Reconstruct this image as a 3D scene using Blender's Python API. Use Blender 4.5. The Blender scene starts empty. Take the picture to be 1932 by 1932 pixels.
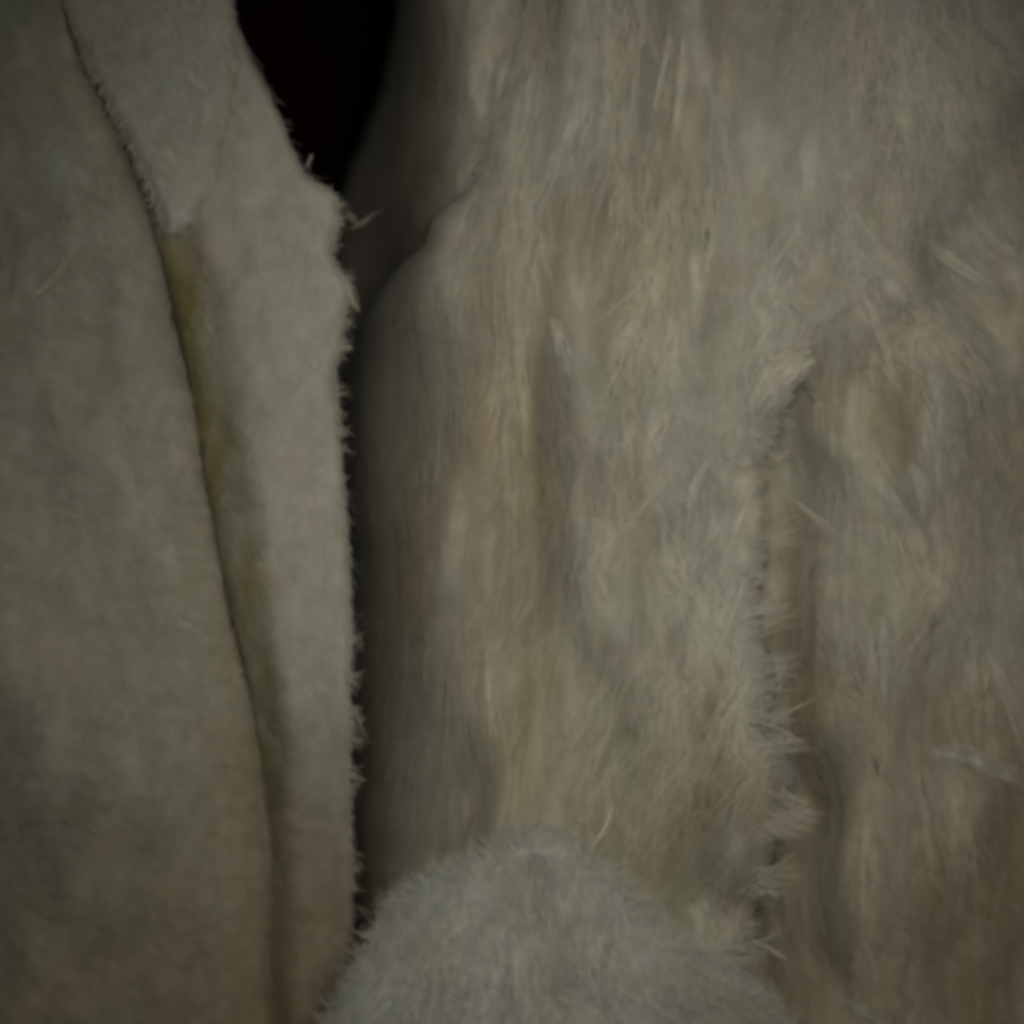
import bpy, math
import numpy as np
from mathutils import Matrix, Vector

# ------------------------------------------------------------------ camera, world, lamp
sc = bpy.context.scene
DIST = 0.5                       # camera to the focus plane (y = 0)
FRAME = 0.2048                   # width of the view on that plane, metres
S = FRAME / 1932.0               # one measuring unit on the plane y = 0

cam_d = bpy.data.cameras.new('camera')
cam = bpy.data.objects.new('camera', cam_d)
sc.collection.objects.link(cam)
cam.location = (0, -DIST, 0)
cam.rotation_euler = (math.radians(90), 0, 0)
cam_d.sensor_width = 36
cam_d.lens = 36 * DIST / FRAME
cam_d.clip_start = 0.01
cam_d.clip_end = 20
cam_d.dof.use_dof = True
cam_d.dof.focus_distance = DIST + 0.002
cam_d.dof.aperture_fstop = 6.0
sc.camera = cam

world = bpy.data.worlds.new('World'); sc.world = world
world.use_nodes = True
world.node_tree.nodes['Background'].inputs['Color'].default_value = (0.9, 0.95, 1.0, 1)
world.node_tree.nodes['Background'].inputs['Strength'].default_value = 0.03

lamp_d = bpy.data.lights.new('inspection_lamp', 'SPOT')
lamp_d.energy = 2.0
lamp_d.color = (1.0, 0.975, 0.915)
lamp_d.spot_size = math.radians(55)
lamp_d.spot_blend = 1.0
lamp_d.shadow_soft_size = 0.04
lamp = bpy.data.objects.new('inspection_lamp', lamp_d)
sc.collection.objects.link(lamp)
lamp.location = (0.042, -0.37, 0.05)
tgt = Vector((0.014, 0.0, -0.004))
lamp.rotation_euler = (tgt - lamp.location).to_track_quat('-Z', 'Y').to_euler()

sc.view_settings.view_transform = 'Standard'
sc.view_settings.look = 'None'
sc.view_settings.exposure = 0
sc.view_settings.gamma = 1
sc.cycles.pixel_filter_type = 'BLACKMAN_HARRIS'
sc.cycles.filter_width = 5.4
sc.cycles.use_adaptive_sampling = True
sc.cycles.adaptive_threshold = 0.03
sc.cycles.max_bounces = 4
sc.cycles.diffuse_bounces = 3

rng = np.random.default_rng(11)

# ------------------------------------------------------------------ numeric helpers
def _h(ix, iy, seed):
    n = (ix.astype(np.int64) * 374761393 + iy.astype(np.int64) * 668265263 + seed * 1442695041) & 0x7fffffff
    n = ((n ^ (n >> 13)) * 1274126177) & 0x7fffffff
    n = n ^ (n >> 16)
    return (n & 0xffff) / 32767.5 - 1.0

def vnoise(x, y, seed=0):
    x = np.asarray(x, float); y = np.asarray(y, float)
    x, y = np.broadcast_arrays(x, y)
    ix = np.floor(x); iy = np.floor(y)
    fx = x - ix; fy = y - iy
    fx = fx * fx * fx * (fx * (fx * 6 - 15) + 10); fy = fy * fy * fy * (fy * (fy * 6 - 15) + 10)
    a = _h(ix, iy, seed); b = _h(ix + 1, iy, seed); c = _h(ix, iy + 1, seed); d = _h(ix + 1, iy + 1, seed)
    return (a * (1 - fx) + b * fx) * (1 - fy) + (c * (1 - fx) + d * fx) * fy

def fbm(x, y, seed=0, octv=4, gain=0.5):
    s = 0; amp = 1.0; tot = 0
    for k in range(octv):
        s = s + amp * vnoise(x * 2 ** k + 17.3 * k, y * 2 ** k + 9.1 * k, seed + 31 * k)
        tot += amp; amp *= gain
    return s / tot

def smooth(a, b, x):
    t = np.clip((x - a) / (b - a), 0, 1)
    return t * t * (3 - 2 * t)

def gauss(px, py, cx, cy, sx, sy, rot=0.0):
    c, s = math.cos(rot), math.sin(rot)
    dx = px - cx; dy = py - cy
    return np.exp(-(((dx * c + dy * s) / sx) ** 2 + ((-dx * s + dy * c) / sy) ** 2))

def line(pts, r, smooth_n=0):
    p = np.array(pts, float)
    v = np.interp(r, p[:, 0], p[:, 1])
    if smooth_n:
        k = np.hanning(smooth_n + 2)[1:-1]; k /= k.sum()
        pad = np.pad(v, smooth_n, mode='edge')
        v = np.convolve(pad, k, mode='same')[smooth_n:-smooth_n]
    return v

def world_pt(px, py, y):
    k = S * (DIST + y) / DIST
    return np.stack([(px - 966) * k, y + 0 * px, (966 - py) * k], -1)

# ------------------------------------------------------------------ scene helpers
col = sc.collection

def thing(name, label, cat, base, group=None):
    o = bpy.data.objects.new(name, None); col.objects.link(o)
    o.empty_display_size = 0.01
    o.location = base
    o['label'] = label; o['category'] = cat
    if group: o['group'] = group
    return o

def link_mesh(name, V, F, mat, parent=None, attrs=None, smooth_shade=True, kind=None, label=None, normals=None):
    me = bpy.data.meshes.new(name)
    V = np.asarray(V, np.float32)
    F = [np.asarray(f, np.int32) for f in F]
    me.vertices.add(len(V)); me.vertices.foreach_set('co', V.ravel())
    loops = np.concatenate([f.ravel() for f in F])
    sizes = np.concatenate([np.full(len(f), f.shape[1], np.int32) for f in F])
    starts = np.concatenate([[0], np.cumsum(sizes)[:-1]]).astype(np.int32)
    me.loops.add(len(loops)); me.loops.foreach_set('vertex_index', loops)
    me.polygons.add(len(sizes)); me.polygons.foreach_set('loop_start', starts)
    try: me.polygons.foreach_set('loop_total', sizes)
    except Exception: pass
    me.polygons.foreach_set('use_smooth', np.full(len(sizes), smooth_shade))
    for k, a in (attrs or {}).items():
        at = me.attributes.new(k, 'FLOAT', 'POINT'); at.data.foreach_set('value', np.asarray(a, np.float32).ravel())
    me.update(calc_edges=True)
    if normals is not None: me.normals_split_custom_set_from_vertices(normals)
    me.materials.append(mat)
    o = bpy.data.objects.new(name, me); col.objects.link(o)
    if parent is not None:
        o.parent = parent
        o.matrix_parent_inverse = Matrix.Translation(-Vector(parent.location))
    if kind: o['kind'] = kind
    if label: o['label'] = label
    return o

# ------------------------------------------------------------------ materials
def felt_material(name, base, tan=(0.49, 0.385, 0.225), stain_shade=(0.30, 0.255, 0.055), mottle=0.22, bump=0.12, fibre=False):
    m = bpy.data.materials.new(name); m.use_nodes = True
    nt = m.node_tree; N = nt.nodes; L = nt.links
    bs = N['Principled BSDF']
    bs.inputs['Roughness'].default_value = 1.0
    bs.inputs['Specular IOR Level'].default_value = 0.12
    bs.inputs['Sheen Weight'].default_value = 0.18
    bs.inputs['Sheen Roughness'].default_value = 0.6
    bs.inputs['Subsurface Weight'].default_value = 0.0 if fibre else 0.85
    bs.inputs['Subsurface Radius'].default_value = (1.0, 0.82, 0.42)
    bs.inputs['Subsurface Scale'].default_value = 0.005
    bs.subsurface_method = 'BURLEY'
    tc = N.new('ShaderNodeTexCoord')
    def noise(scale, detail, rough=0.55, sep=None):
        n = N.new('ShaderNodeTexNoise'); n.inputs['Scale'].default_value = scale
        n.inputs['Detail'].default_value = detail; n.inputs['Roughness'].default_value = rough
        L.new(tc.outputs['Object'], n.inputs['Vector']); return n
    def attr(nm):
        a = N.new('ShaderNodeAttribute'); a.attribute_name = nm; return a.outputs['Fac']
    def mix(fac, a, b, mode='MIX'):
        x = N.new('ShaderNodeMix'); x.data_type = 'RGBA'; x.blend_type = mode
        for val, sock in ((fac, x.inputs[0]), (a, x.inputs[6]), (b, x.inputs[7])):
            if isinstance(val, (int, float)): sock.default_value = val
            elif isinstance(val, tuple): sock.default_value = (*val, 1)
            else: L.new(val, sock)
        return x.outputs[2]
    # slight hue drift of the wool: pinkish, greenish, greyish patches
    n1 = noise(60, 3, 0.6); r1 = N.new('ShaderNodeValToRGB'); L.new(n1.outputs['Fac'], r1.inputs['Fac'])
    r1.color_ramp.elements[0].position = 0.36; r1.color_ramp.elements[0].color = (0.92, 1.02, 0.96, 1)
    r1.color_ramp.elements[1].position = 0.64; r1.color_ramp.elements[1].color = (1.12, 0.95, 0.90, 1)
    e = r1.color_ramp.elements.new(0.5); e.color = (1.0, 1.0, 0.96, 1)
    n2 = noise(240, 4, 0.65); r2 = N.new('ShaderNodeValToRGB'); L.new(n2.outputs['Fac'], r2.inputs['Fac'])
    r2.color_ramp.elements[0].position = 0.3; r2.color_ramp.elements[0].color = (0.84, 0.83, 0.80, 1)
    r2.color_ramp.elements[1].position = 0.7; r2.color_ramp.elements[1].color = (1.06, 1.06, 1.07, 1)
    c = mix(attr('tan'), base, tan)  # tan wool patches, and brown shade painted on receding parts
    c = mix(attr('stain_shade'), c, stain_shade)  # yellow staining, and olive shade painted into creases
    c = mix(mottle, c, r1.outputs['Color'], 'MULTIPLY')
    c = mix(0.8, c, r2.outputs['Color'], 'MULTIPLY')
    ad = N.new('ShaderNodeMath'); ad.operation = 'ADD'; ad.inputs[1].default_value = 1.0; L.new(attr('tint'), ad.inputs[0])
    cmb = N.new('ShaderNodeCombineColor')
    for k in range(3): L.new(ad.outputs[0], cmb.inputs[k])
    c = mix(1.0, c, cmb.outputs[0], 'MULTIPLY')
    L.new(c, bs.inputs['Base Color'])
    if fibre:
        return m
    n3 = noise(900, 5, 0.7)
    b = N.new('ShaderNodeBump'); b.inputs['Strength'].default_value = bump; b.inputs['Distance'].default_value = 0.0006
    L.new(n3.outputs['Fac'], b.inputs['Height']); L.new(b.outputs['Normal'], bs.inputs['Normal'])
    return m

def felt_pair(name, base):
    m = felt_material(name, base)
    FIB[m.name] = felt_material(name + '_fibre', base, fibre=True)
    return m
FIB = {}
M_PAD = felt_pair('grey_cream_felt', (0.465, 0.447, 0.34))
M_STRIP = felt_pair('cream_felt', (0.62, 0.60, 0.48))
M_BLOCK = felt_pair('warm_cream_felt', (0.66, 0.63, 0.50))
M_BACK = M_BLOCK
M_TUFT = felt_pair('pale_wool', (0.64, 0.63, 0.53))
M_DARK = bpy.data.materials.new('backdrop_dark'); M_DARK.use_nodes = True  # panel colour that stands in for the dark depth of the gap
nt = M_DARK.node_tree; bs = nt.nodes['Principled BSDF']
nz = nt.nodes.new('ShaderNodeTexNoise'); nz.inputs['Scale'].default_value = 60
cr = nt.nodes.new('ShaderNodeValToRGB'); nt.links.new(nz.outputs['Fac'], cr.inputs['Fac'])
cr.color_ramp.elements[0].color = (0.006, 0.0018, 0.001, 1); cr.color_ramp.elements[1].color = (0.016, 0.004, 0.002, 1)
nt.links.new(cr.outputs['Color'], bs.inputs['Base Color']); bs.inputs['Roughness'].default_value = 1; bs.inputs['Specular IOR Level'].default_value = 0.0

# ------------------------------------------------------------------ lofted felt bodies
class Body:
    """A closed felt slab: rows run along r, the section runs from edge a to edge b with rounded shoulders."""
    def __init__(s, r, a, b, depth, ra, da, rb, db, back, n_mid, n_sh=14, swap=False, attrs=None, side_noise=0.0):
        R = len(r); w = b - a
        ra = np.broadcast_to(np.asarray(ra, float), R).copy(); rb = np.broadcast_to(np.asarray(rb, float), R).copy()
        da = np.broadcast_to(np.asarray(da, float), R); db = np.broadcast_to(np.asarray(db, float), R)
        k = np.minimum(1, 0.92 * w / (ra + rb)); ra *= k; rb *= k
        th = np.linspace(0, math.pi / 2, n_sh)
        A = a[:, None] + ra[:, None] * (1 - np.cos(th))[None]
        B = b[:, None] - rb[:, None] * (1 - np.cos(th))[None, ::-1]
        t = np.linspace(0, 1, n_mid + 2)[1:-1]
        Mx = (a + ra)[:, None] * (1 - t) + (b - rb)[:, None] * t
        X = np.concatenate([A, Mx, B], 1)
        drop = np.concatenate([da[:, None] * (1 - np.sin(th))[None], np.zeros((R, n_mid)), db[:, None] * (1 - np.sin(th))[None, ::-1]], 1)
        Rr = np.broadcast_to(r[:, None], X.shape)
        px, py = (Rr, X) if swap else (X, Rr)
        Y = depth(px, py) + drop
        s.C0 = 4; nb = 4
        s.P = world_pt(px, py, Y); s.px, s.py = px, py; s.swap = swap
        # straight sides running back
        def side(c, xs):
            out = []
            for q in range(1, nb + 1):
                f = q / nb
                y = Y[:, c] * (1 - f) + np.maximum(back, Y[:, c] + 0.002) * f
                jit = side_noise * vnoise(r / 12.0, np.full(R, q * 3.7), 5)
                e = xs + jit
                p = world_pt(r, e, y) if swap else world_pt(e, r, y)
                out.append(p)
            return out
        Ls = side(0, a)[::-1]; Rs = side(-1, b)
        G = np.concatenate([np.stack(Ls, 1), s.P, np.stack(Rs, 1)], 1)
        s.G = G
        s.attr = {}
        for kname, fn in (attrs or {}).items():
            val = fn(px, py) if kname == 'tint' else np.clip(fn(px, py), 0, 1)
            s.attr[kname] = val
        s.Pu = np.gradient(s.P, axis=0); s.Pv = np.gradient(s.P, axis=1)
        n = np.cross(s.Pu, s.Pv); n /= np.linalg.norm(n, axis=-1, keepdims=True) + 1e-12
        s.flip = n[..., 1].mean() > 0
        s.N = -n if s.flip else n
        sm = s.N.copy()                      # the nap's normal: the low-passed surface
        for ax, k in ((0, 6), (1, 4), (0, 6), (1, 4)):
            c = np.cumsum(np.concatenate([np.repeat(sm.take([0], ax), k + 1, ax), sm, np.repeat(sm.take([-1], ax), k, ax)], ax), ax)
            L_ = sm.shape[ax]
            sm = (c.take(range(2 * k + 1, 2 * k + 1 + L_), ax) - c.take(range(0, L_), ax)) / (2 * k + 1)
        s.NS = sm / np.linalg.norm(sm, axis=-1, keepdims=True)
        # weights for sampling: area on the plane
        s.W = np.linalg.norm(np.cross(s.Pu, s.Pv), axis=-1)
    def mesh(s, name, mat, parent, **kw):
        R, C = s.G.shape[:2]
        idx = np.arange(R * C).reshape(R, C)
        nxt = np.roll(idx, -1, 1)
        q = np.stack([idx[:-1], idx[1:], nxt[1:], nxt[:-1]], -1).reshape(-1, 4)
        V = s.G.reshape(-1, 3)
        c0 = s.G[0].mean(0); c1 = s.G[-1].mean(0)
        V = np.concatenate([V, [c0, c1]])
        t0 = np.stack([np.full(C, R * C), idx[0], nxt[0]], -1); t1 = np.stack([np.full(C, R * C + 1), nxt[-1], idx[-1]], -1)
        F = [q, t0, t1]
        if s.flip is True or bool(s.flip):
            F = [f[:, ::-1] for f in F]
        at = {}
        for k, v in s.attr.items():
            full = np.pad(v, ((0, 0), (s.C0, s.C0)), mode='edge').ravel()
            at[k] = np.concatenate([full, [0, 0]])
        return link_mesh(name, V, F, mat, parent, at, **kw)
    def samp(s, A, u, v):
        R, C = A.shape[:2]
        u = np.clip(u, 0, R - 1.001); v = np.clip(v, 0, C - 1.001)
        i = u.astype(int); j = v.astype(int); fu = u - i; fv = v - j
        if A.ndim == 3: fu = fu[:, None]; fv = fv[:, None]
        return (A[i, j] * (1 - fu) + A[i + 1, j] * fu) * (1 - fv) + (A[i, j + 1] * (1 - fu) + A[i + 1, j + 1] * fu) * fv
    def seeds(s, n, weight=None, vis=True):
        W = s.W.copy()
        inside = (s.px > -120) & (s.px < 2050) & (s.py > -120) & (s.py < 2050)
        W = W * np.where(inside, 1, 0.12)
        if weight is not None: W = W * weight(s.px, s.py)
        p = W.ravel() / W.sum()
        k = rng.choice(p.size, n, p=p)
        C = W.shape[1]
        return (k // C) + rng.random(n) - .5, (k % C) + rng.random(n) - .5

def tubes(P, Nn, rad, sides=3):
    """P n×K×3 paths, Nn n×K×3 normals, rad n×K -> verts, quads, tip tris"""
    n, K = P.shape[:2]
    T = np.gradient(P, axis=1); T /= np.linalg.norm(T, axis=-1, keepdims=True) + 1e-12
    B = np.cross(T, Nn); B /= np.linalg.norm(B, axis=-1, keepdims=True) + 1e-9
    U = np.cross(B, T)
    ang = np.arange(sides) * 2 * math.pi / sides + math.pi / 2
    V = P[:, :, None] + rad[:, :, None, None] * (np.cos(ang)[None, None, :, None] * B[:, :, None] + np.sin(ang)[None, None, :, None] * U[:, :, None])
    base = (np.arange(n) * K * sides)[:, None, None]
    k = np.arange(K - 1)[None, :, None] * sides; j = np.arange(sides)[None, None]
    j2 = (j + 1) % sides
    Q = np.stack([base + k + j, base + k + sides + j, base + k + sides + j2, base + k + j2], -1).reshape(-1, 4)
    return V.reshape(-1, 3), Q

def soft_normals(P, Nn):
    # a hair scatters light all round: shade it with the nap's normal
    return Nn / (np.linalg.norm(Nn, axis=-1, keepdims=True) + 1e-9)

def fibres(body, name, mat, parent, n, angle, length, radius, K=6, lift=0.0004, tip=0.0, spread=0.35, curl=0.25,
           weight=None, tint=0.16, uv=None, kind='stuff', clump=0.0, label=None):
    if clump:
        nc = max(4, int(n / clump)); uc, vc = body.seeds(nc, weight); idx = rng.integers(0, nc, n)
        sz = rng.uniform(0.4, 1.5, nc)[idx]
        u = uc[idx] + rng.normal(0, 5.0, n); v = vc[idx] + rng.normal(0, 2.2, n) * sz
        u = np.clip(u, 1, body.P.shape[0] - 2); v = np.clip(v, 1, body.P.shape[1] - 2)
    else:
        u, v = body.seeds(n, weight); idx = np.arange(n); nc = n
    n = len(u)
    L = length[0] + (length[1] - length[0]) * rng.random(n) ** 1.6
    ind = 0.3 if clump else 0.0
    dev = rng.normal(0, spread, nc)[idx] + ind * rng.normal(0, spread, n); curv = rng.normal(0, curl, nc)[idx] + ind * rng.normal(0, curl, n)
    rr = radius[0] + (radius[1] - radius[0]) * rng.random(n) ** 2
    li = lift * (0.2 + rng.random(n) * 1.2)
    tp = tip * rng.random(n) ** 3 if not clump else tip * (rng.random(nc) ** 3)[idx] * rng.uniform(0.5, 1.2, n)
    tn = (rng.normal(0, tint, nc)[idx] + 0.4 * rng.normal(0, tint, n)).clip(-.3, .25)
    Ps = []; Ns = []; Nq = []
    P0 = body.samp(body.P, u, v); px0 = body.samp(body.px, u, v); py0 = body.samp(body.py, u, v)
    a0 = angle(px0, py0) + dev
    off = np.zeros((n, 3))
    lastP = None
    for k in range(K):
        f = k / (K - 1)
        p = body.samp(body.P, u, v); nn = body.samp(body.N, u, v); nn /= np.linalg.norm(nn, axis=-1, keepdims=True)
        h = li * (np.sin(math.pi * min(f, 0.85)) ** 0.7 * 1.0 - 0.35) + tp * f ** 1.7
        Ps.append(p + nn * h[:, None]); Ns.append(nn); Nq.append(body.samp(body.NS, u, v))
        a = a0 + curv * f * 2
        d = np.stack([np.sin(a), np.zeros(n), -np.cos(a)], -1)
        d = d - nn * (d * nn).sum(-1, keepdims=True)
        d /= np.linalg.norm(d, axis=-1, keepdims=True) + 1e-9
        st = (L / (K - 1))[:, None] * d
        tu = body.samp(body.Pu, u, v); tv = body.samp(body.Pv, u, v)
        a11 = (tu * tu).sum(-1); a12 = (tu * tv).sum(-1); a22 = (tv * tv).sum(-1)
        b1 = (tu * st).sum(-1); b2 = (tv * st).sum(-1)
        det = a11 * a22 - a12 * a12 + 1e-18
        du = np.clip((a22 * b1 - a12 * b2) / det, -25, 25); dv = np.clip((a11 * b2 - a12 * b1) / det, -25, 25)
        u = u + du; v = v + dv
    P = np.stack(Ps, 1); Nn = np.stack(Ns, 1); Nq = np.stack(Nq, 1)
    seg = np.linalg.norm(np.diff(P, axis=1), axis=-1).sum(1)
    ok = seg > 0.45 * L
    P, Nn, Nq, rr, u, v, px0, py0 = P[ok], Nn[ok], Nq[ok], rr[ok], u[ok], v[ok], px0[ok], py0[ok]
    n = len(P); tn = tn[ok]
    prof = np.sin(np.linspace(0.12, math.pi - 0.1, K)) ** 0.55
    V, Q = tubes(P, Nn, rr[:, None] * prof[None])
    NV = np.repeat(soft_normals(P, Nq), 3, axis=1).reshape(-1, 3)
    per = K * 3
    at = {'tint': np.repeat(tn, per)}
    for k in body.attr:
        if k == 'tint': at[k] = at[k] + np.repeat(body._fn[k](px0, py0), per)
        else: at[k] = np.repeat(body._fn[k](px0, py0).clip(0, 1), per)
    return link_mesh(name, V, [Q], FIB[mat.name], parent, at, kind=kind, label=label, normals=NV)

def free_fibres(name, mat, parent, P0, D0, L, R, K=7, bend=0.5, gravity=0.0, kind='stuff', tint=0.1, extra=None, label=None, tintbase=0.0):
    """fibres that stand free of the surface: root P0, start direction D0"""
    n = len(P0)
    D = D0 / np.linalg.norm(D0, axis=-1, keepdims=True)
    bendv = rng.normal(0, bend, (n, 3)); bendv[:, 1] *= 0.5; bendv[:, 2] -= gravity
    p = P0.copy(); Ps = [p.copy()]
    for k in range(K - 1):
        p = p + D * (L / (K - 1))[:, None]
        Ps.append(p.copy())
        D = D + bendv / (K - 1); D /= np.linalg.norm(D, axis=-1, keepdims=True)
    P = np.stack(Ps, 1)
    Nn = np.broadcast_to(np.array([0, -1.0, 0]), P.shape)
    prof = np.linspace(1, 0.0, K) ** 0.6 * 0.85 + 0.15
    V, Q = tubes(P, Nn, R[:, None] * prof[None])
    nv = np.array([0.0, -1.0, 0.15]) + 0.35 * D0 / np.linalg.norm(D0, axis=-1, keepdims=True); nv /= np.linalg.norm(nv, axis=-1, keepdims=True)
    NV = np.repeat(nv, K * 3, axis=0)
    at = {'tint': np.repeat((tintbase + rng.normal(0, tint, n)).clip(-.5, .4), K * 3)}
    for k, v in (extra or {}).items(): at[k] = np.full(n * K * 3, v)
    return link_mesh(name, V, [Q], FIB[mat.name], parent, at, kind=kind, label=label, normals=NV)

def rows(a, b, step): return np.arange(a, b + step, step, dtype=float)

# ------------------------------------------------------------------ setting: added near-black panel standing in for the dark of the gap
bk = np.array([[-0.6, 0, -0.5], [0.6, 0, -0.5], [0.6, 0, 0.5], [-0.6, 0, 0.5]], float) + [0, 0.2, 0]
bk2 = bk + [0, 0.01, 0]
o = link_mesh('dark_backdrop', np.concatenate([bk, bk2]), [np.array([[0, 1, 2, 3], [7, 6, 5, 4], [0, 4, 5, 1], [1, 5, 6, 2], [2, 6, 7, 3], [3, 7, 4, 0]])], M_DARK, smooth_shade=False, kind='structure')

# ------------------------------------------------------------------ left felt pad
r = rows(-330, 2280, 6)
groove = [(-330, 60), (0, 112), (130, 150), (210, 205), (280, 247), (350, 272), (420, 297), (470, 312), (560, 336), (650, 356), (740, 373),
          (820, 385), (920, 401), (1060, 430), (1180, 452), (1290, 481), (1400, 496), (1500, 506), (1600, 512), (1700, 506), (1800, 508), (1932, 513), (2280, 520)]
pad_b = line(groove, r, 9) + 5 * fbm(r / 30, r * 0, 3) + 3 * vnoise(r / 9, r * 0 + 3, 4)
def pad_depth(px, py):
    y = 0.0035 + 0.000010 * np.abs(px - 230) * 0
    y = y + 0.012 * ((px - 170) / 420) ** 2 + 0.030 * smooth(1200, 2250, py) + 0.004 * smooth(420, -250, py)
    y = y + 0.0050 * fbm(px / 190, py / 280, 24, 2) + 0.0010 * fbm(px / 90, py / 150, 22, 2) + 0.00035 * fbm(px / 26, py / 34, 23, 2)
    return y
pad_fn = {'tint': lambda px, py: 0.09 * fbm(px / 40, py / 70, 97) + 0.04 * fbm(px / 120, py / 170, 98, 2),
          'stain_shade': lambda px, py: 0.55 * smooth(26, 0, line(groove, py.ravel()).reshape(py.shape) - px) * smooth(-0.5, 0.4, fbm(px / 30, py / 70, 9)) * smooth(180, 420, py),
          'tan': lambda px, py: 0.55 * smooth(1250, 1950, py) + 0.35 * smooth(120, 0, line(groove, py.ravel()).reshape(py.shape) - px) * smooth(700, 1000, py) + 0.25 * smooth(0.1, 0.6, fbm(px / 110, py / 140, 61))}  # receding bottom carries painted brown shade; patches are wool colour
pad = Body(r, np.full(len(r), -420.0), pad_b, pad_depth, 120, 0.02, 70, line([(-330, 0.003), (40, 0.003), (300, 0.012), (800, 0.012), (1300, 0.007), (2280, 0.007)], r, 9), 0.05, 150, attrs=pad_fn); pad._fn = pad_fn
T_PAD = thing('felt_pad', 'wide matted grey-cream felt pad with a yellowed groove along its side', 'felt pad', (-0.085, 0.05, -0.14))
pad.mesh('pad_body', M_PAD, T_PAD)
fibres(pad, 'surface_fuzz', M_PAD, T_PAD, 7000, lambda px, py: 0.25 + 0.9 * fbm(px / 260, py / 260, 41) , (0.0025, 0.008), (0.00010, 0.00026), K=5, lift=0.0002, tip=0.0006, spread=0.8, tint=0.06, clump=8)

# ------------------------------------------------------------------ felt strip
edge = [(-330, 395), (0, 432), (50, 445), (100, 462), (170, 500), (230, 530), (300, 557), (340, 578), (352, 606), (362, 622), (390, 634), (430, 634), (468, 620), (485, 622),
        (510, 640), (545, 655), (575, 655), (600, 648), (650, 645), (690, 632), (760, 636), (830, 640), (900, 645), (960, 652), (1050, 657), (1130, 660), (1200, 663),
        (1290, 660), (1350, 662), (1420, 658), (1500, 660), (1580, 665), (1680, 668), (1750, 664), (1932, 640), (2280, 630)]
r = rows(-330, 2280, 4)
st_a = line(groove, r, 9) - 10
st_b = line(edge, r, 3) + 2.5 * fbm(r / 14, r * 0, 6) + 2.0 * vnoise(r / 5, r * 0 + 7, 8)
def strip_t(px, py):
    a = line(groove, py.ravel()).reshape(py.shape); b = line(edge, py.ravel()).reshape(py.shape)
    return np.clip((px - a) / np.maximum(b - a, 20), 0, 1)
def strip_depth(px, py):
    t = strip_t(px, py)
    y = (0.0064 - 0.0012 * smooth(850, 1300, py)) * (1 - smooth(0.0, 0.42, t)) ** 1.3 + 0.0012 * t
    y = y + 0.050 * smooth(1150, 2150, py) + 0.016 * smooth(500, -300, py) - 0.0035 * gauss(px, py, 545, 640, 90, 220)
    return y + 0.0016 * fbm(px / 90, py / 200, 31, 2) + 0.0005 * fbm(px / 34, py / 90, 32, 2)
strip_fn = {'stain_shade': lambda px, py: (0.95 * smooth(0.50, -0.02, strip_t(px, py) + 0.10 * fbm(px / 25, py / 70, 52)) ** 1.5 * (0.45 + 0.55 * smooth(-0.45, 0.25, fbm(px / 40, py / 130, 51))) * smooth(330, 520, py) * (1 - 0.45 * smooth(1300, 1800, py))),
            'tan': lambda px, py: 0.08 * smooth(0.6, 0.1, strip_t(px, py)) + 0.85 * smooth(1150, 2050, py) + 0.15 * smooth(0.0, 0.6, fbm(px / 70, py / 100, 62))}  # shade of the receding bottom end put into the tan
strip = Body(r, st_a, st_b, strip_depth, 30, 0.004, 16, 0.0035, 0.055, 70, attrs=strip_fn, side_noise=4.0); strip._fn = strip_fn
T_STRIP = thing('felt_strip', 'narrow cream felt strip with frayed cut edge beside the black gap', 'felt strip', (-0.045, 0.055, -0.14))
strip.mesh('strip_body', M_STRIP, T_STRIP)
fibres(strip, 'surface_fuzz', M_STRIP, T_STRIP, 4500, lambda px, py: 0.12 + 0.25 * fbm(px / 120, py / 160, 43), (0.002, 0.009), (0.00008, 0.00022), K=5, lift=0.0002, tip=0.0008, spread=0.5, tint=0.06)

# the torn flap that lies over the top of the strip
r = rows(-330, 438, 4)
fl_l = [(-330, 40), (0, 120), (60, 138), (100, 156), (160, 184), (240, 226), (310, 262), (370, 286), (405, 298), (425, 306), (432, 312), (440, 322)]
fl_r = [(-330, 360), (0, 432), (60, 440), (130, 452), (190, 440), (250, 424), (320, 416), (350, 408), (380, 388), (400, 374), (418, 362), (428, 350), (440, 334)]
fa = line(fl_l, r, 5) + 2 * vnoise(r / 12, r * 0, 77); fb_ = line(fl_r, r, 5) + 5 * vnoise(r / 16, r * 0, 78)
def flap_depth(px, py):
    base = strip_depth(px, py)
    t = np.clip((px - line(fl_l, py.ravel()).reshape(py.shape)) / 260, 0, 1)
    y = 0.0035 + 0.009 * smooth(430, -300, py) - 0.004 * gauss(px, py, 330, 330, 120, 130)
    y = np.minimum(y, base - 0.0012)
    return y + 0.0009 * fbm(px / 80, py / 150, 34) + 0.0004 * fbm(px / 22, py / 50, 35)
fl_fn = {'tan': lambda px, py: 0.0 * px + 0.25 * smooth(0.0, 0.6, fbm(px / 80, py / 80, 63)), 'stain_shade': lambda px, py: 0.0 * px}
flap = Body(r, fa, fb_, flap_depth, 26, line([(-330, 0.002), (40, 0.0025), (260, 0.006), (500, 0.006)], r, 9), 40, 0.003, 0.013, 54, attrs=fl_fn); flap._fn = fl_fn
P_FLAP = flap.mesh('torn_flap', M_STRIP, T_STRIP, label='smooth pale flap peeled over the top of the strip')
fibres(flap, 'surface_fuzz', M_STRIP, P_FLAP, 2400, lambda px, py: 0.42 + 0.4 * fbm(px / 60, py / 60, 163), (0.003, 0.010), (0.00006, 0.0002), K=5, lift=0.0002, tip=0.0014, spread=0.5, tint=0.06)

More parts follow.
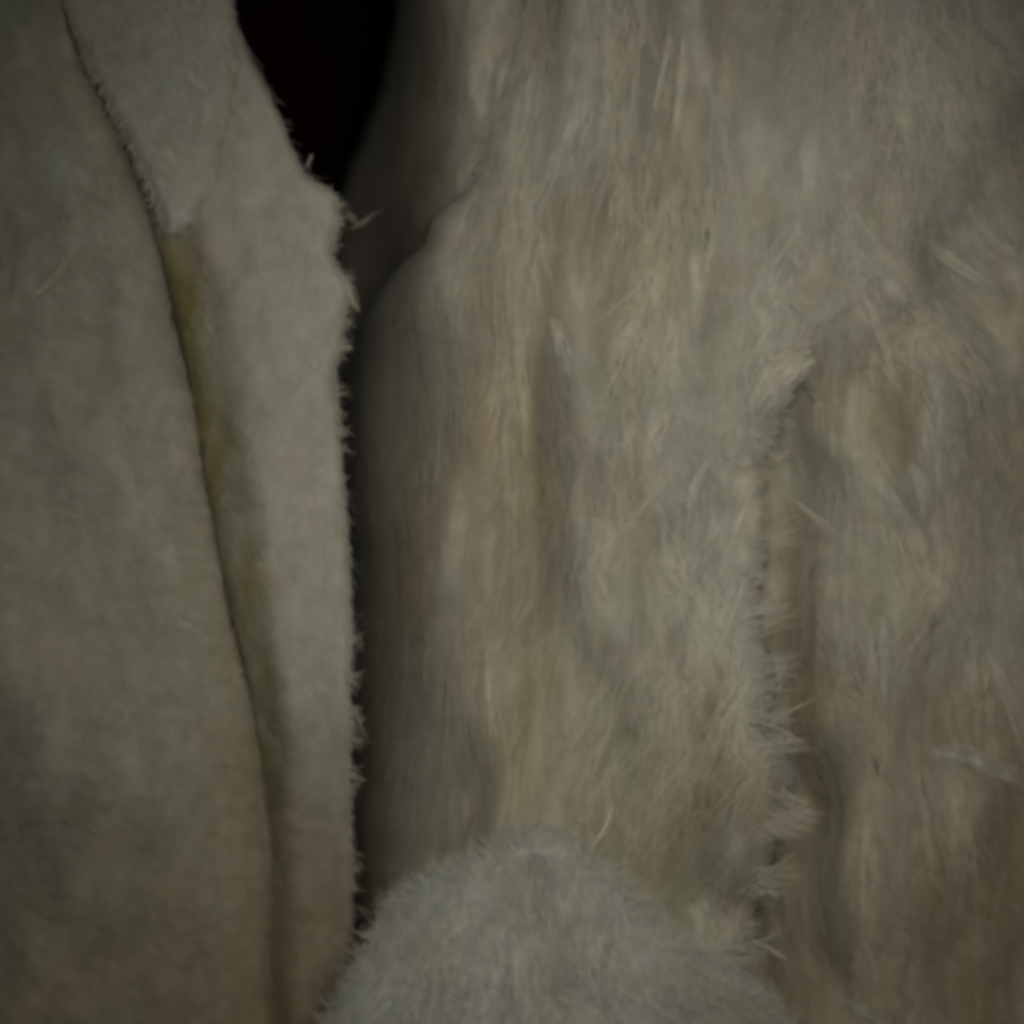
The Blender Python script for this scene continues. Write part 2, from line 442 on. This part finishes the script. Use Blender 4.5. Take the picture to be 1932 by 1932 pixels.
# ------------------------------------------------------------------ felt block: back ply, side fold, front ply
T_BLOCK = thing('felt_block', 'broad layered cream felt block with fibrous front right of the black gap', 'felt block', (0.045, 0.06, -0.14))

# back ply (recessed, on the right and above)
mid_edge = [(-330, 2300), (150, 2230), (300, 2020), (450, 1830), (560, 1700), (640, 1610), (690, 1535), (760, 1486), (830, 1455), (880, 1448), (960, 1440), (1010, 1452), (1060, 1442),
            (1140, 1432), (1220, 1442), (1290, 1460), (1340, 1448), (1370, 1448), (1400, 1468), (1450, 1492), (1490, 1490), (1560, 1472), (1620, 1450), (1700, 1432), (1760, 1420), (1830, 1400), (2280, 1380)]
r = rows(-330, 2280, 6)
def bp_dir(px, py):      # grain of the back ply, angle from straight down, + to the right
    return 0.72 * smooth(1000, 250, py) * smooth(1350, 1750, px) + 0.14 + 0.55 * fbm(px / 140, py / 170, 141, 2)
def bp_depth(px, py):
    y = 0.006 + 0.010 * smooth(500, 1100, py) + 0.012 * smooth(1300, 2100, py) + 0.020 * ((np.maximum(px, 1500) - 1500) / 600) ** 2 + 0.006 * smooth(350, -200, py)
    y = y - 0.006 * gauss(px, py, 1760, 800, 130, 330, -0.1) - 0.004 * gauss(px, py, 1660, 1450, 70, 260, 0.05) + 0.021 * smooth(190, -30, px - line(mid_edge, py.ravel(), 0).reshape(py.shape)) * smooth(640, 900, py) + 0.007 * gauss(px, py, 1540, 1860, 110, 110)
    th = bp_dir(px, py) * 0.8
    c, s_ = np.cos(0.72), np.sin(0.72)
    px0_ = px; px = px + 55 * fbm(px / 150, py / 170, 143, 2)
    w = smooth(1150, 450, py)
    q1 = px * c - py * s_; q2 = px * s_ + py * c
    st = w * 1.9 * fbm(q1 / 85, q2 / 280, 71, 2) + (1 - w) * fbm((px - 0.1 * py) / 60, py / 270, 72, 2)
    px = px0_
    return y + 0.0030 * st + 0.0095 * fbm(px / 150, py / 260, 73, 2) + 0.0003 * fbm(px / 26, py / 60, 74, 2)
bp_fn = {'tint': lambda px, py: 0.22 * fbm(px / 90, py / 150, 148, 2) + 0.12 * fbm((px - 0.25 * py + 60 * fbm(px / 130, py / 150, 145, 2)) / 30, py / 150, 96),
         'tan': lambda px, py: 0.08 + 0.45 * smooth(700, 1900, py) + 0.5 * smooth(-0.05, 0.5, fbm(px / 80, py / 160, 64, 3)), 'stain_shade': lambda px, py: 0.15 * smooth(130, 10, px - line(mid_edge, py.ravel()).reshape(py.shape)) * smooth(750, 900, py) * smooth(-0.4, 0.4, fbm(px / 40, py / 60, 65))}  # olive beside the front edge paints the overhang's shade
def bp_body(px, py):     # the ply runs on, deeper, under the front ply
    return bp_depth(px, py) + 0.03 * smooth(380, 620, line(mid_edge, py.ravel()).reshape(py.shape) - px)
bp = Body(r, np.full(len(r), 1150.0), np.full(len(r), 2420.0), bp_body, 60, 0.02, 160, 0.03, 0.06, 200, attrs=bp_fn); bp._fn = bp_fn
P_BACK = bp.mesh('back_ply', M_BACK, T_BLOCK, label='recessed tan ply under the frayed front edge')
fibres(bp, 'surface_fibres', M_BACK, P_BACK, 11000, bp_dir, (0.012, 0.040), (0.00006, 0.00020), K=7, lift=0.0004, tip=0.0016, spread=0.22, curl=0.2, tint=0.045, clump=18, weight=lambda px, py: (px > 1400) * (0.12 + smooth(-0.35, 0.35, fbm(px / 110, py / 150, 162, 2))) + 0.01)

# front ply
r = rows(-330, 2280, 5)
mp_l = [(-330, 1010), (0, 992), (60, 984), (130, 962), (200, 938), (280, 915), (350, 892), (385, 850), (410, 815), (460, 800), (500, 760), (540, 725), (590, 690), (650, 668), (720, 655), (900, 650), (1300, 655), (1700, 660), (2280, 660)]
mpa = line(mp_l, r, 9) + 5 * fbm(r / 34, r * 0, 16)
mpb = line(mid_edge, r, 5) + 16 * fbm(r / 26, r * 0, 17, 3) + 5 * vnoise(r / 8, r * 0, 18)
def mp_ang(px, py):
    wob = 0.32 * fbm(px / 130, py / 190, 142, 2)
    fan = np.clip((px - 1180) / 900, -0.6, 0.5)
    a = wob - 0.06 - 0.10 * smooth(900, 1500, py) + 0.10 * fan
    a = a - 0.55 * smooth(1280, 1500, px) * smooth(520, 700, py) * smooth(1350, 1000, py)      # sweeps in towards lower left
    a = a + 0.5 * smooth(1500, 1900, px) * smooth(650, 300, py) - 0.25 * smooth(1150, 980, px) * smooth(420, 150, py)
    return a
def mp_depth(px, py):
    y = 0.0 + 0.004 * ((px - 1230) / 330) ** 2 * (px < 1230) + 0.010 * smooth(1250, 760, px) * smooth(1800, 1100, py) * 0.4
    y = y + 0.010 * smooth(420, -250, py) + 0.006 * smooth(1500, 1900, py)
    y = y - 0.0035 * gauss(px, py, 1250, 1000, 150, 420) - 0.0025 * gauss(px, py, 1080, 640, 60, 160, 0.05) - 0.002 * gauss(px, py, 1300, 1420, 180, 160)
    y = y + 0.0010 * gauss(px, py, 1015, 830, 55, 260, -0.05) + 0.0008 * gauss(px, py, 990, 1330, 24, 170, 0.06) + 0.004 * gauss(px, py, 1340, 1720, 120, 60, 0.2)
    y = y + 0.0018 * gauss(px, py, 1190, 270, 26, 130, 0.1)
    y = np.where(px > 1500, y + 0.0000 , y)
    ed = line(mid_edge, py.ravel()).reshape(py.shape) - px
    w = smooth(420, 120, ed) * smooth(800, 560, py)
    y = y * (1 - w) + w * (bp_depth(px, py) - 0.0006 + 0.003 * smooth(110, 0, ed))
    q = px - 1180; qq = 1180 + q / (1 + 0.00022 * (py - 900))
    qq = qq + 38 * fbm(px / 140, py / 190, 144, 2)
    st = fbm(qq / 44, py / 320, 91, 2, 0.5)
    return y + (1 - w) * (0.0011 * st + 0.0075 * fbm(px / 140, py / 270, 92, 2) + 0.0003 * fbm(px / 20, py / 110, 93, 2))
mp_fn = {'tan': lambda px, py: 0.6 * smooth(860, 680, px) * smooth(500, 700, py) + 0.45 * gauss(px, py, 940, 800, 140, 380) + 0.55 * gauss(px, py, 1240, 370, 130, 70) + 0.22 * gauss(px, py, 1260, 1470, 220, 190) + 0.35 * gauss(px, py, 900, 1550, 180, 260)  # shade of the receding left side painted brown; other patches are tan wool
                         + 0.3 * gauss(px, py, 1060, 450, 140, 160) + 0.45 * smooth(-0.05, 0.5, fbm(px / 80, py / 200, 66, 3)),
         'tint': lambda px, py: 0.16 * fbm(px / 110, py / 190, 147, 2) + 0.14 * fbm((1180 + (px - 1180) / (1 + 0.00022 * (py - 900)) + 40 * fbm(px / 140, py / 170, 146, 2)) / 24, py / 190, 95) ,
         'stain_shade': lambda px, py: 0.18 * gauss(px, py, 985, 1380, 30, 190, 0.06) + 0.12 * gauss(px, py, 1020, 760, 40, 150) + 0.3 * gauss(px, py, 1290, 1640, 130, 50) + 0.20 * gauss(px, py, 1230, 1430, 190, 190) + 0.12 * gauss(px, py, 1060, 1300, 160, 300)}  # yellow patches; shade in grooves and behind the tuft painted in too
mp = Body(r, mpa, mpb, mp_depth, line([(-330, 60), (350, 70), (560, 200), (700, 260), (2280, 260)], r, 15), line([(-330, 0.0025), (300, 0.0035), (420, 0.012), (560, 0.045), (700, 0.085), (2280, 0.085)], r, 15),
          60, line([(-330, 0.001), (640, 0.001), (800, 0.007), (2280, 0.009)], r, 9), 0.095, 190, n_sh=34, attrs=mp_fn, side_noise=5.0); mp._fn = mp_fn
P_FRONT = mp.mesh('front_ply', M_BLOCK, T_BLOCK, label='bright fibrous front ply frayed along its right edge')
fibres(mp, 'surface_fibres', M_BLOCK, P_FRONT, 14000, mp_ang, (0.014, 0.046), (0.00006, 0.00020), K=8, lift=0.0004, tip=0.0012, spread=0.14, curl=0.14, tint=0.04, clump=18, weight=lambda px, py: 0.12 + smooth(-0.35, 0.35, fbm(px / 110, py / 170, 161, 2)))

# side fold seen above, left, behind the front ply
r = rows(-330, 900, 6)
sf_l = [(-330, 790), (0, 756), (100, 738), (190, 716), (260, 690), (320, 664), (400, 646), (450, 640), (900, 620)]
sfa = line(sf_l, r, 11) + 4 * fbm(r / 40, r * 0, 15)
def sf_depth(px, py):
    y = mp_depth(px, py) + 0.0022 + 0.100 * smooth(985, 640, px) ** 2.1
    return y + 0.0022 * fbm(px / 80, py / 160, 81) + 0.0007 * fbm(px / 24, py / 50, 82)
sf_fn = {'tan': lambda px, py: 0.2 + 0.7 * smooth(900, 720, px), 'stain_shade': lambda px, py: 0.5 * smooth(800, 720, px) * smooth(250, 100, py)}  # shade of the deep recess painted brown towards the gap
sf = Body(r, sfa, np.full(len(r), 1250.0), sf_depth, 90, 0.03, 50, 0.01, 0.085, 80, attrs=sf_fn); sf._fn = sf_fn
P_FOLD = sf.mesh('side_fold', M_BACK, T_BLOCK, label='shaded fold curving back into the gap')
fibres(sf, 'surface_fibres', M_BACK, P_FOLD, 2200, lambda px, py: -0.15 + 0.2 * fbm(px / 90, py / 90, 83), (0.004, 0.012), (0.00010, 0.00028), K=5, lift=0.0002, tip=0.0005, spread=0.4, tint=0.06)

# ------------------------------------------------------------------ torn wool tuft at the bottom
top = [(480, 2060), (560, 1985), (620, 1930), (640, 1880), (665, 1830), (690, 1785), (725, 1725), (760, 1690), (830, 1650), (920, 1612), (960, 1583), (1010, 1570), (1060, 1582), (1110, 1622),
       (1180, 1682), (1230, 1740), (1300, 1792), (1400, 1852), (1450, 1885), (1485, 1935), (1540, 2020), (1620, 2120)]
r = rows(480, 1620, 5)
ta = line(top, r, 5) + 16 * fbm(r / 55, r * 0, 19, 3) + 3 * vnoise(r / 8, r * 0, 20)
def tf_depth(px, py):
    y = -0.006 + 0.012 * ((px - 1010) / 480) ** 2 - 0.0035 * smooth(1600, 1950, py)
    y = y - 0.0016 * gauss(px, py, 975, 1870, 16, 110, 0.0) + 0.0012 * gauss(px, py, 930, 1850, 30, 120)
    return y + 0.0040 * fbm(px / 100, py / 140, 101, 2) + 0.0010 * fbm(px / 44, py / 90, 102, 2) + 0.0003 * fbm(px / 14, py / 24, 103, 2)
tf_fn = {'tan': lambda px, py: 0.30 * smooth(1150, 1420, px) + 0.2 * smooth(0.0, 0.5, fbm(px / 60, py / 80, 67)), 'stain_shade': lambda px, py: 0.0 * px}
tf = Body(r, ta, np.full(len(r), 2290.0), tf_depth, 60, 0.007, 40, 0.01, 0.03, 120, swap=True, attrs=tf_fn); tf._fn = tf_fn
T_TUFT = thing('wool_tuft', 'pale torn mound of fuzzy wool bulging in front of the felt block', 'wool tuft', (0.004, 0.01, -0.14))
tf.mesh('tuft_body', M_TUFT, T_TUFT)
fibres(tf, 'surface_fuzz', M_TUFT, T_TUFT, 6500, lambda px, py: (px - 1000) / 700 + 0.5 * fbm(px / 90, py / 90, 104), (0.005, 0.018), (0.00006, 0.00018), K=6, lift=0.0003, tip=0.0016, spread=0.45, tint=0.05, clump=12)

# loose down: very fine hairs standing off the wool
fibres(mp, 'loose_down', M_BLOCK, P_FRONT, 2600, lambda px, py: mp_ang(px, py) + 0.5 * fbm(px / 60, py / 80, 151), (0.005, 0.018), (0.00004, 0.00009), K=6, lift=0.0004, tip=0.0045, spread=0.5, curl=0.5, tint=0.06)
fibres(bp, 'loose_down', M_BACK, P_BACK, 2400, lambda px, py: bp_dir(px, py) + 0.5 * fbm(px / 60, py / 80, 152), (0.005, 0.018), (0.00004, 0.00009), K=6, lift=0.0004, tip=0.0045, spread=0.6, curl=0.5, tint=0.06, weight=lambda px, py: (px > 1400) * 1.0 + 0.01)
fibres(tf, 'loose_down', M_TUFT, T_TUFT, 1600, lambda px, py: 0 * px, (0.004, 0.010), (0.00004, 0.00008), K=6, lift=0.0004, tip=0.004, spread=1.2, curl=0.6, tint=0.06)
fibres(strip, 'loose_down', M_STRIP, T_STRIP, 2600, lambda px, py: 0.1 + 0 * px, (0.003, 0.010), (0.00004, 0.00008), K=6, lift=0.0003, tip=0.003, spread=0.9, curl=0.6, tint=0.05)
fibres(pad, 'loose_down', M_PAD, T_PAD, 3200, lambda px, py: 0.2 + 0 * px, (0.003, 0.010), (0.00004, 0.00009), K=6, lift=0.0003, tip=0.003, spread=1.2, curl=0.6, tint=0.05)

# ------------------------------------------------------------------ frayed edges
# shaggy rim of the flap
n = 700
q = rng.uniform(-40, 436, n); left = rng.random(n) < 0.7
e = np.where(left, np.interp(q, [p[0] for p in fl_l], [p[1] for p in fl_l]) + rng.uniform(0, 22, n), np.interp(q, [p[0] for p in fl_r], [p[1] for p in fl_r]) - rng.uniform(0, 30, n))
P0 = world_pt(e, q, flap_depth(e, q) + 0.0008)
a = np.where(left, -0.55, 0.25) + rng.normal(0, 0.5, n)
free_fibres('edge_hairs', M_STRIP, P_FLAP, P0, np.stack([np.sin(a), rng.normal(0.05, 0.2, n), -np.cos(a)], -1), (8 + 34 * rng.random(n) ** 2) * S, rng.uniform(0.00004, 0.00011, n), K=5, bend=0.6)
def edge_roots(edge_pts, ranges, depth_fn, inset=(2, 14), vertical=True):
    """ranges: (from, to, count) along the edge"""
    X = []; Yp = []
    for a, b, n in ranges:
        cc = a + (b - a) * rng.random(max(2, n // 9)); q = np.clip(rng.choice(cc, n) + rng.normal(0, 4, n), a, b)
        e = np.interp(q, [p[0] for p in edge_pts], [p[1] for p in edge_pts])
        X.append(e); Yp.append(q)
    e = np.concatenate(X); q = np.concatenate(Yp)
    return e, q

def frayed(edge_pts, clumps, dfn, spread, inset, radius, extra_y):
    """pointed tufts: fibres from a stretch of the edge gather towards one tip"""
    P0 = []; D0 = []; Ln = []; Rd = []
    ey = [p[0] for p in edge_pts]; ex = [p[1] for p in edge_pts]
    for cy, ln, ang, m in clumps:
        tipx = np.interp(cy, ey, ex) + ln * math.cos(ang); tipy = cy - ln * math.sin(ang)
        q = cy + rng.normal(0, spread * rng.uniform(0.4, 1.3), m); e = np.interp(q, ey, ex)
        ins = rng.uniform(inset[0], inset[1], m)
        x0 = e - ins
        y0 = dfn(x0, q) + extra_y * rng.random(m) ** 2
        p0 = world_pt(x0, q, y0)
        f = rng.uniform(0.55, 1.15, m)
        jit = rng.normal(0, 0.12 * ln + 2, (2, m))
        p1 = world_pt(x0 + (tipx - x0) * f + jit[0], q + (tipy - q) * f + jit[1], y0 + rng.uniform(-0.001, 0.0025, m))
        d = p1 - p0; P0.append(p0); D0.append(d); Ln.append(np.linalg.norm(d, axis=1)); Rd.append(rng.uniform(radius[0], radius[1], m))
    return np.concatenate(P0), np.concatenate(D0), np.concatenate(Ln), np.concatenate(Rd)

# strip: short hairs standing into the black gap
cl = []
for a, b, n, lmax in [(20, 330, 12, 10), (335, 480, 70, 20), (480, 610, 34, 20), (640, 705, 9, 26), (730, 850, 12, 30), (860, 1180, 9, 9), (1185, 1245, 8, 26), (1262, 1500, 30, 34), (1500, 1850, 14, 26)]:
    for cy in a + (b - a) * rng.random(n):
        cl.append((cy, 4 + lmax * rng.random() ** 1.5, rng.normal(-0.3, 0.6), int(rng.integers(4, 11))))
P0, D0, Ln, Rd = frayed(edge, cl, lambda px, py: strip_depth(px, py) + 0.0012, 5, (2, 16), (0.00004, 0.00011), 0.004)
free_fibres('edge_hairs', M_STRIP, T_STRIP, P0, D0, Ln, Rd, bend=0.8, tintbase=-0.1)

# front ply: frayed tufts reaching over the recessed ply
cl = []
for cy in rng.uniform(780, 1870, 64):
    ang = float(np.interp(cy, [780, 880, 960, 1010, 1110, 1240, 1330, 1380, 1410, 1470, 1560, 1700, 1870], [.6, .5, 0, .7, .3, .2, .5, .1, -.3, -.4, 0, -.4, -.6]))
    big = rng.random() < 0.3
    cl.append((cy, (24 + 60 * rng.random()) if big else (3 + 22 * rng.random()), ang + rng.normal(0, 0.45), int(rng.integers(16, 40)) if big else int(rng.integers(3, 16))))
P0, D0, Ln, Rd = frayed(mid_edge, cl, lambda px, py: mp_depth(px, py) + 0.0004, 12, (4, 90), (0.00005, 0.00014), 0.004)
free_fibres('edge_hairs', M_BLOCK, P_FRONT, P0, D0, Ln, Rd, bend=0.4, tintbase=0.0)

# front ply: down straying over the shaded side fold
n = 700
q = rng.uniform(-40, 330, n); e = np.interp(q, [p[0] for p in mp_l], [p[1] for p in mp_l]) + rng.uniform(0, 70, n) ** 1.0
P0 = world_pt(e, q, mp_depth(e, q) + 0.0015)
a = -0.5 + rng.normal(0, 0.45, n)
free_fibres('shoulder_hairs', M_BLOCK, P_FRONT, P0, np.stack([np.sin(a), 0.25 + rng.normal(0, 0.2, n), -np.cos(a)], -1), (15 + 60 * rng.random(n) ** 1.8) * S, rng.uniform(0.00005, 0.00014, n), K=6, bend=0.45, tintbase=-0.12)

# tuft: soft short fuzz round its crest
n = 3600
tpx = np.array([p[0] for p in top], float); tpy = np.array([p[1] for p in top], float)
q = rng.uniform(600, 1500, n); e = np.interp(q, tpx, tpy)
sl = np.interp(q + 15, tpx, tpy) - np.interp(q - 15, tpx, tpy)
nx = sl / np.hypot(sl, 30); nz = 30 / np.hypot(sl, 30)
ins = rng.uniform(0, 40, n)
P0 = world_pt(q - nx * ins, e + nz * ins, tf_depth(q, e + 30) + 0.006 * (1 - np.sqrt(1 - (1 - ins / 60) ** 2)) )
a = rng.normal(0, 0.55, n)
D0 = np.stack([nx * np.cos(a) + nz * np.sin(a), rng.normal(0.1, 0.25, n), nz * np.cos(a) - nx * np.sin(a)], -1)
Ln = (ins * 0.9 + 4 + 46 * rng.random(n) ** 2.5) * S
free_fibres('crest_fuzz', M_TUFT, T_TUFT, P0, D0, Ln, rng.uniform(0.00004, 0.00011, n), K=5, bend=0.9)

# ------------------------------------------------------------------ single strands one can pick out
def strand(name, mat, parent, pts, rad, dfn, lift=0.0012, tint=0.12, tan=0.0):
    """a lock: a bundle of fine fibres following one path"""
    p = np.array(pts, float); K = 12
    k = np.linspace(0, 1, len(p)); kk = np.linspace(0, 1, 14)
    cx = np.interp(kk, k, p[:, 0]); cy = np.interp(kk, k, p[:, 1])
    for _ in range(2):
        cx[1:-1] = (cx[:-2] + 2 * cx[1:-1] + cx[2:]) / 4; cy[1:-1] = (cy[:-2] + 2 * cy[1:-1] + cy[2:]) / 4
    tx = np.gradient(cx); ty = np.gradient(cy); tl = np.hypot(tx, ty); tx /= tl; ty /= tl
    m = int(6 + 3.2 * rad) if rad > 6.5 else int(2 + rad * 0.7)
    PP = []
    for _ in range(m):
        off = rng.normal(0, 0.62) * rad; fan = rng.normal(0, 0.5) * rad
        a0 = rng.uniform(-0.15, 0.4); a1 = rng.uniform(0.6, 1.15); t = np.linspace(a0, a1, K)
        sx = np.interp(t, kk, cx) + (np.minimum(t, 0) * (cx[1] - cx[0]) + np.maximum(t - 1, 0) * (cx[-1] - cx[-2])) * 13; sy = np.interp(t, kk, cy) + (np.minimum(t, 0) * (cy[1] - cy[0]) + np.maximum(t - 1, 0) * (cy[-1] - cy[-2])) * 13; nx = -np.interp(t, kk, ty); ny = np.interp(t, kk, tx)
        o = off * np.sin(math.pi * (0.15 + 0.7 * t)) + fan * (t - 0.3)
        o = o + (0.5 + 0.12 * rad) * np.sin(t * rng.uniform(3, 8) + rng.uniform(0, 6)) + rng.normal(0, 1.2) * t
        sx = sx + nx * o; sy = sy + ny * o
        dd = dfn(sx[None], sy[None])[0]
        for _q in range(3): dd[1:-1] = (dd[:-2] + 2 * dd[1:-1] + dd[2:]) / 4
        lf = lift * (0.3 + 0.7 * rng.random()) * np.sin(math.pi * np.clip(0.04 + 0.85 * t, 0, 1)) - 0.0002 * (1 - t)
        PP.append(world_pt(sx, sy, dd - lf))
    P = np.stack(PP)
    Nn = np.broadcast_to(np.array([0, -1.0, 0]), P.shape)
    prof = np.sin(np.linspace(0.2, math.pi - 0.12, K)) ** 0.6
    V, Q = tubes(P, Nn, rng.uniform(0.00004, 0.00013, m)[:, None] * prof[None], sides=4)
    g = 3.0
    d0 = dfn(P[..., 0] / S + 966, 966 - P[..., 2] / S); dx = dfn(P[..., 0] / S + 966 + g, 966 - P[..., 2] / S); dz = dfn(P[..., 0] / S + 966, 966 - P[..., 2] / S - g)
    NN = np.stack([(dx - d0) / (g * S), -np.ones_like(d0), (dz - d0) / (g * S)], -1); NN /= np.linalg.norm(NN, axis=-1, keepdims=True)
    NV = np.repeat(NN, 4, axis=1).reshape(-1, 3)
    tt = np.repeat(tint + rng.normal(0, 0.06, m), K * 4)
    link_mesh(name, V, [Q], FIB[mat.name], parent, {'tint': tt, 'tan': np.full(len(V), tan)}, normals=NV)

for pts, w in [([(1560, 650), (1505, 678), (1458, 715), (1422, 772)], 26), ([(1480, 585), (1440, 640), (1405, 705)], 5), ([(1462, 600), (1425, 655), (1398, 715)], 4),
               ([(1248, 950), (1250, 1000), (1256, 1055)], 7), ([(1262, 1000), (1280, 1045), (1290, 1080)], 4), ([(1318, 960), (1312, 1010), (1300, 1060)], 5), ([(1402, 1100), (1380, 1165), (1352, 1240)], 6),
               ([(1178, 790), (1190, 850), (1196, 930)], 4), ([(1262, 30), (1256, 110), (1240, 190), (1222, 270)], 5), ([(1290, 60), (1286, 170), (1268, 290)], 8), ([(940, 660), (944, 690), (938, 730)], 5),
               ([(1340, 860), (1318, 900), (1300, 950)], 8), ([(1420, 930), (1395, 985), (1385, 1030)], 6), ([(1200, 1110), (1196, 1190), (1190, 1250)], 5), ([(1045, 600), (1060, 650), (1068, 700)], 14),
               ([(1160, 1500), (1142, 1560), (1120, 1600)], 5)]:
    strand('fibre_lock', M_BLOCK, T_BLOCK, pts, w, mp_depth, lift=0.0014 + 0.00008 * w, tint=0.2)
front = lambda d: (lambda px, py: np.minimum(d(px, py), 0.012))
for pts, w in [([(1462, 918), (1500, 945), (1535, 975), (1570, 1005)], 5), ([(1450, 1362), (1490, 1340), (1545, 1312)], 5), ([(1468, 1378), (1500, 1395), (1538, 1418)], 6), ([(1452, 870), (1475, 860), (1490, 852)], 4), ([(1416, 1772), (1450, 1785), (1492, 1812)], 4)]:
    strand('fibre_lock', M_BLOCK, T_BLOCK, pts, w, lambda px, py: np.minimum(bp_depth(px, py) - 0.004, 0.004), lift=0.001, tint=0.05, tan=0.3)
for pts, w in [([(1705, 320), (1740, 338), (1790, 358)], 6), ([(1715, 870), (1745, 930), (1755, 990)], 16), ([(1830, 880), (1845, 920), (1858, 960)], 4), ([(1760, 1420), (1840, 1432), (1930, 1470)], 14),
               ([(1590, 1888), (1625, 1908), (1665, 1934)], 7), ([(1640, 560), (1660, 640), (1690, 720)], 9), ([(1745, 760), (1762, 850), (1768, 960)], 14), ([(1590, 1380), (1620, 1370), (1640, 1366)], 5), ([(1665, 1160), (1670, 1250), (1668, 1330)], 9),
               ([(1530, 765), (1560, 760), (1590, 770)], 5), ([(1800, 160), (1840, 205), (1880, 260)], 10), ([(1720, 440), (1790, 490), (1860, 530)], 10)]:
    strand('fibre_lock', M_BACK, T_BLOCK, pts, w, bp_depth, lift=0.002, tint=0.16)
for pts, w in [([(668, 430), (690, 418), (718, 402)], 5), ([(640, 395), (660, 405), (680, 425)], 4)]:
    strand('fibre_lock', M_BACK, T_BLOCK, pts, w, lambda px, py: 0.016 + 0 * px, lift=0.001, tint=-0.55)
for pts, w in [([(138, 348), (170, 362), (205, 388)], 6), ([(255, 880), (262, 905), (266, 935)], 5), ([(160, 700), (185, 715), (205, 740)], 5), ([(60, 560), (95, 530), (130, 480)], 8), ([(20, 430), (10, 500), (5, 580)], 12)]:
    strand('fibre_lock', M_PAD, T_PAD, pts, w, pad_depth, lift=0.0014, tint=0.1)
for pts, w in [([(575, 1235), (588, 1265), (592, 1290)], 4), ([(630, 660), (648, 655), (662, 660)], 6), ([(636, 520), (655, 545), (672, 580)], 7), ([(572, 318), (582, 306), (588, 292)], 4), ([(655, 1465), (672, 1468), (690, 1476)], 4), ([(662, 1705), (690, 1722), (708, 1740)], 6), ([(655, 1325), (675, 1350), (690, 1390)], 4)]:
    strand('fibre_lock', M_STRIP, T_STRIP, pts, w, lambda px, py: strip_depth(np.minimum(px, 640), py) + 0.001, lift=0.0006, tint=-0.25)
for pts, w in [([(972, 1765), (976, 1840), (985, 1932)], 11), ([(1010, 1640), (1020, 1700), (1030, 1760)], 8)]:
    strand('fibre_lock', M_TUFT, T_TUFT, pts, w, tf_depth, lift=0.0012, tint=0.08)
